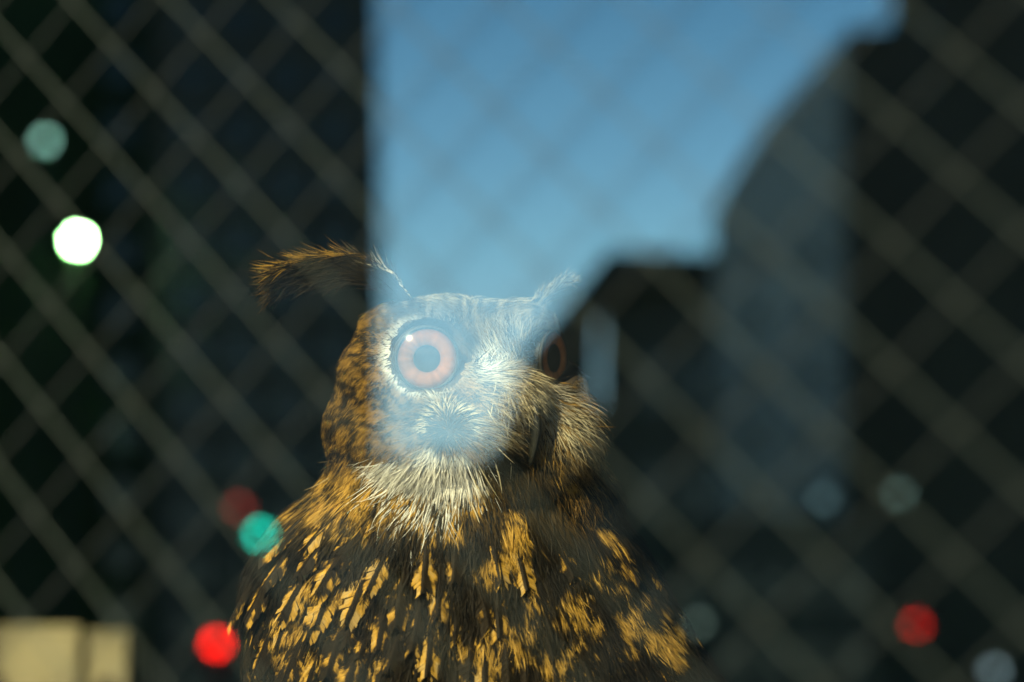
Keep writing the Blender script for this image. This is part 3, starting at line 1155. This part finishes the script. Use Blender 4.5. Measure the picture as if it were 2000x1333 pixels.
def prism(pxy, dist, depth, name, m, parent, ax=1000):
    """outline (px, py from the top) at a distance, extruded backwards, standing on the ground"""
    Fp = [street(px, py, dist) for px, py in pxy]
    V = []
    c = (street(ax, 666, dist) - mirror(CAM)); c[2] = 0; c /= np.linalg.norm(c)
    lo = []
    for p_ in Fp:
        V.append(p_)
    n = len(Fp)
    for p_ in Fp:
        V.append(p_ + c * depth)
    F = [tuple(range(n)), tuple(range(2 * n - 1, n - 1, -1))] + [(i, (i + 1) % n, n + (i + 1) % n, n + i) for i in range(n)]
    return mesh_obj(name, V, F, m, parent)


GY = 1800                                   # a py well below the ground line; walls end at z<=0


def gpy(dist):
    return 666.5 + FPX * math.tan(PITCH + math.atan(1.62 / dist))


def building(name, outline, dist, depth, m, label, rows=None, ax=1000):
    root = empty(name, street(outline[0][0], gpy(dist), dist), label, "building")
    g = gpy(dist)
    pts = [(x_, min(y_, g) if y_ != GY else g) for x_, y_ in outline]
    par = np.array(root.location)
    o = prism(pts, dist, depth, "wall", m, root, ax)
    for v_ in o.data.vertices:
        v_.co -= Vector(par)
    if rows:
        for (x0, y0, x1, y1) in rows:
            fr_ = prism([(x0, y0), (x1, y0), (x1, y1), (x0, y1)], dist - .06, .05, "window", M_glass, root)
            for v_ in fr_.data.vertices:
                v_.co -= Vector(par)
    return root


def grid(x0, x1, y0, y1, nx, ny, fx=.55, fy=.5):
    out = []
    for i in range(nx):
        for j in range(ny):
            a, b = x0 + (x1 - x0) * i / nx, y0 + (y1 - y0) * j / ny
            dx, dy = (x1 - x0) / nx, (y1 - y0) / ny
            out.append((a + dx * (1 - fx) / 2, b + dy * (1 - fy) / 2, a + dx * (1 + fx) / 2, b + dy * (1 + fy) / 2))
    return out


building("tower_block", [(300, -260), (730, -260), (747, 500), (748, GY), (300, GY)], 34, 9, M_bl_dark, "dark tower block mirrored left of the sky, its right edge upright",
         grid(330, 700, -230, 1500, 4, 16), 760)
building("office_block", [(-420, -420), (304, -420), (304, GY), (-420, GY)], 40, 10, M_bl_green, "blackish green block mirrored at the far left", grid(-400, 290, -400, 1500, 6, 16))
building("setback_building", [(1655, 62), (1655, GY), (1392, GY), (1392, 420), (1430, 345), (1500, 235)], 44, 8, M_bl_blue, "blue grey building with sloping upper storeys mirrored on the right",
         grid(1420, 1640, 440, 1500, 2, 9, .3, .3), 1380)
building("brick_tower", [(1652, 58), (1740, 52), (1750, -300), (2500, -300), (2500, GY), (1652, GY)], 43.8, 9, M_bl_grey, "dark tower mirrored along the right edge",
         grid(1780, 2450, -260, 1500, 6, 14), 1752)
lowb = building("low_house", [(1175, 512), (1395, 512), (1395, GY), (1175, GY)], 38, 8, M_bl_dark, "low flat roofed house mirrored beside the owl's head", grid(1240, 1390, 640, 1500, 2, 4), 1175)
par = np.array(lowb.location)
o = prism([(1186, 488), (1400, 496), (1400, 540), (1196, 570), (1168, 625), (1160, 880), (955, 880), (1022, 690), (1100, 600)], 37.6, 0.5, "roof_sky_blocker", M_bl_grey, lowb, 1100)  # shape drawn out downwards to block mirrored sky from eye and beak
for v_ in o.data.vertices:
    v_.co -= Vector(par)
building("row_house", [(600, 905), (780, 890), (1000, 885), (1120, 800), (1230, 772), (1230, GY), (600, GY)], 62, 9, M_bl_row, "far row of dark low houses mirrored across the owl's chest", grid(640, 1200, 930, 1550, 7, 3))

building("shop_house", [(1380, 1000), (1560, 1008), (1720, 1020), (1720, GY), (1380, GY)], 36, 6, M_bl_dark, "dark low shop mirrored below the blue grey building", grid(1400, 1700, 1080, 1500, 4, 3), 1380)

# lamps and signals
M_post = mat("dark_painted_steel", (.03, .035, .033), .5, metal=.4)


def uvs(c, r_, nu=16, nv=10):
    V, F = ell(c, (r_, r_, r_), None, nu, nv)
    return V, F


def lamp(name, px, py, dist, diam_px, color, strength, label, cat, group, signal=False):
    c = street(px, py, dist)
    r_ = diam_px / 2 * dist / FPX
    root = empty(name, (c[0], c[1], 0), label, cat, group)
    V, F = [], []
    z = c[2]
    zt_ = z - r_ * 1.05
    for i, (h, rr) in enumerate(((-.12, .09), (.5, .08), (.52, .05), (zt_, .035))):
        for j in range(10):
            a = 2 * math.pi * j / 10
            V.append((rr * math.cos(a), rr * math.sin(a), h))
    for i in range(3):
        for j in range(10):
            k = (j + 1) % 10
            F.append((i * 10 + j, i * 10 + k, (i + 1) * 10 + k, (i + 1) * 10 + j))
    F.append(tuple(range(10))); F.append(tuple(30 + j for j in range(10)))
    mesh_obj("pole", V, F, M_post, root, True)
    m = mat(name + "_light", color, .4, emit=(color, strength))
    d = street(px, py, dist) - mirror(CAM)
    d[2] = 0; d /= np.linalg.norm(d)          # away from the window
    if signal:
        V, F = uvs((0, 0, 0), 1)
        V = np.array(V) * r_ * np.array([1, 1, 1])
        V = V + np.array([0, 0, z])
        mesh_obj("lens", V, F, m, root, True)
        s_ = np.cross(d, [0, 0, 1])
        V, F = box_vf(-r_ * 1.6, r_ * 1.6, r_ * 1.02, r_ * 1.9, -r_ * 3.6, r_ * 1.6)
        V = np.array(V)
        V = V[:, :1] * s_ + V[:, 1:2] * d + V[:, 2:] * EZ + np.array([0, 0, z])
        bevel(mesh_obj("housing", V, F, M_post, root), .01)
    else:
        V, F = uvs((0, 0, z), r_)
        mesh_obj("globe", V, F, m, root, True)
        V, F = rev([(r_ * .8, 0), (r_ * .5, r_ * .35), (.01, r_ * .45)], (0, 0, 0), (0, 0, 1), 16)
        V = [(q_[0], q_[1], q_[2] + z + r_ * .75) for q_ in V]
        mesh_obj("cap", V, F, M_post, root, True)
    return root


G1, G2 = "street lamps mirrored in the pane", "signal lights mirrored in the pane"
lamp("street_lamp", 152, 470, 33, 26, (.50, 1.0, .38), 170, "brightest greenish white lamp, on the far left", "lamp", G1)
lamp("street_lamp", 88, 275, 33.5, 24, (.55, .9, .85), 2.6, "dim teal lamp above the brightest lamp", "lamp", G1)
lamp("traffic_signal", 423, 1258, 30, 26, (1.0, .006, .003), 13, "bright red signal beside the owl's left wing", "traffic light", G2, True)
lamp("traffic_signal", 1790, 1220, 30, 24, (1.0, .012, .008), 2.4, "red signal in the lower right, away from the owl", "traffic light", G2, True)
lamp("traffic_signal", 508, 1043, 32, 26, (.015, .85, .70), 4.2, "teal green signal over the owl's shoulder", "traffic light", G2, True)
lamp("traffic_signal", 468, 992, 32.5, 24, (1.0, .10, .08), 1.0, "faint dark red signal just above the teal green one", "traffic light", G2, True)
lamp("street_lamp", 1365, 1217, 30, 24, (.8, .85, .8), .32, "faint grey lamp touching the owl's right wing", "lamp", G1)
lamp("street_lamp", 1942, 1310, 31, 26, (.75, .8, 1.0), .8, "faint bluish lamp in the bottom right corner", "lamp", G1)
lamp("street_lamp", 1757, 965, 33, 24, (.7, .9, .9), .34, "faint teal grey lamp above the right red signal", "lamp", G1)
lamp("street_lamp", 1608, 975, 34, 24, (.6, .8, 1.0), .30, "faint blue lamp between the mirrored buildings", "lamp", G1)
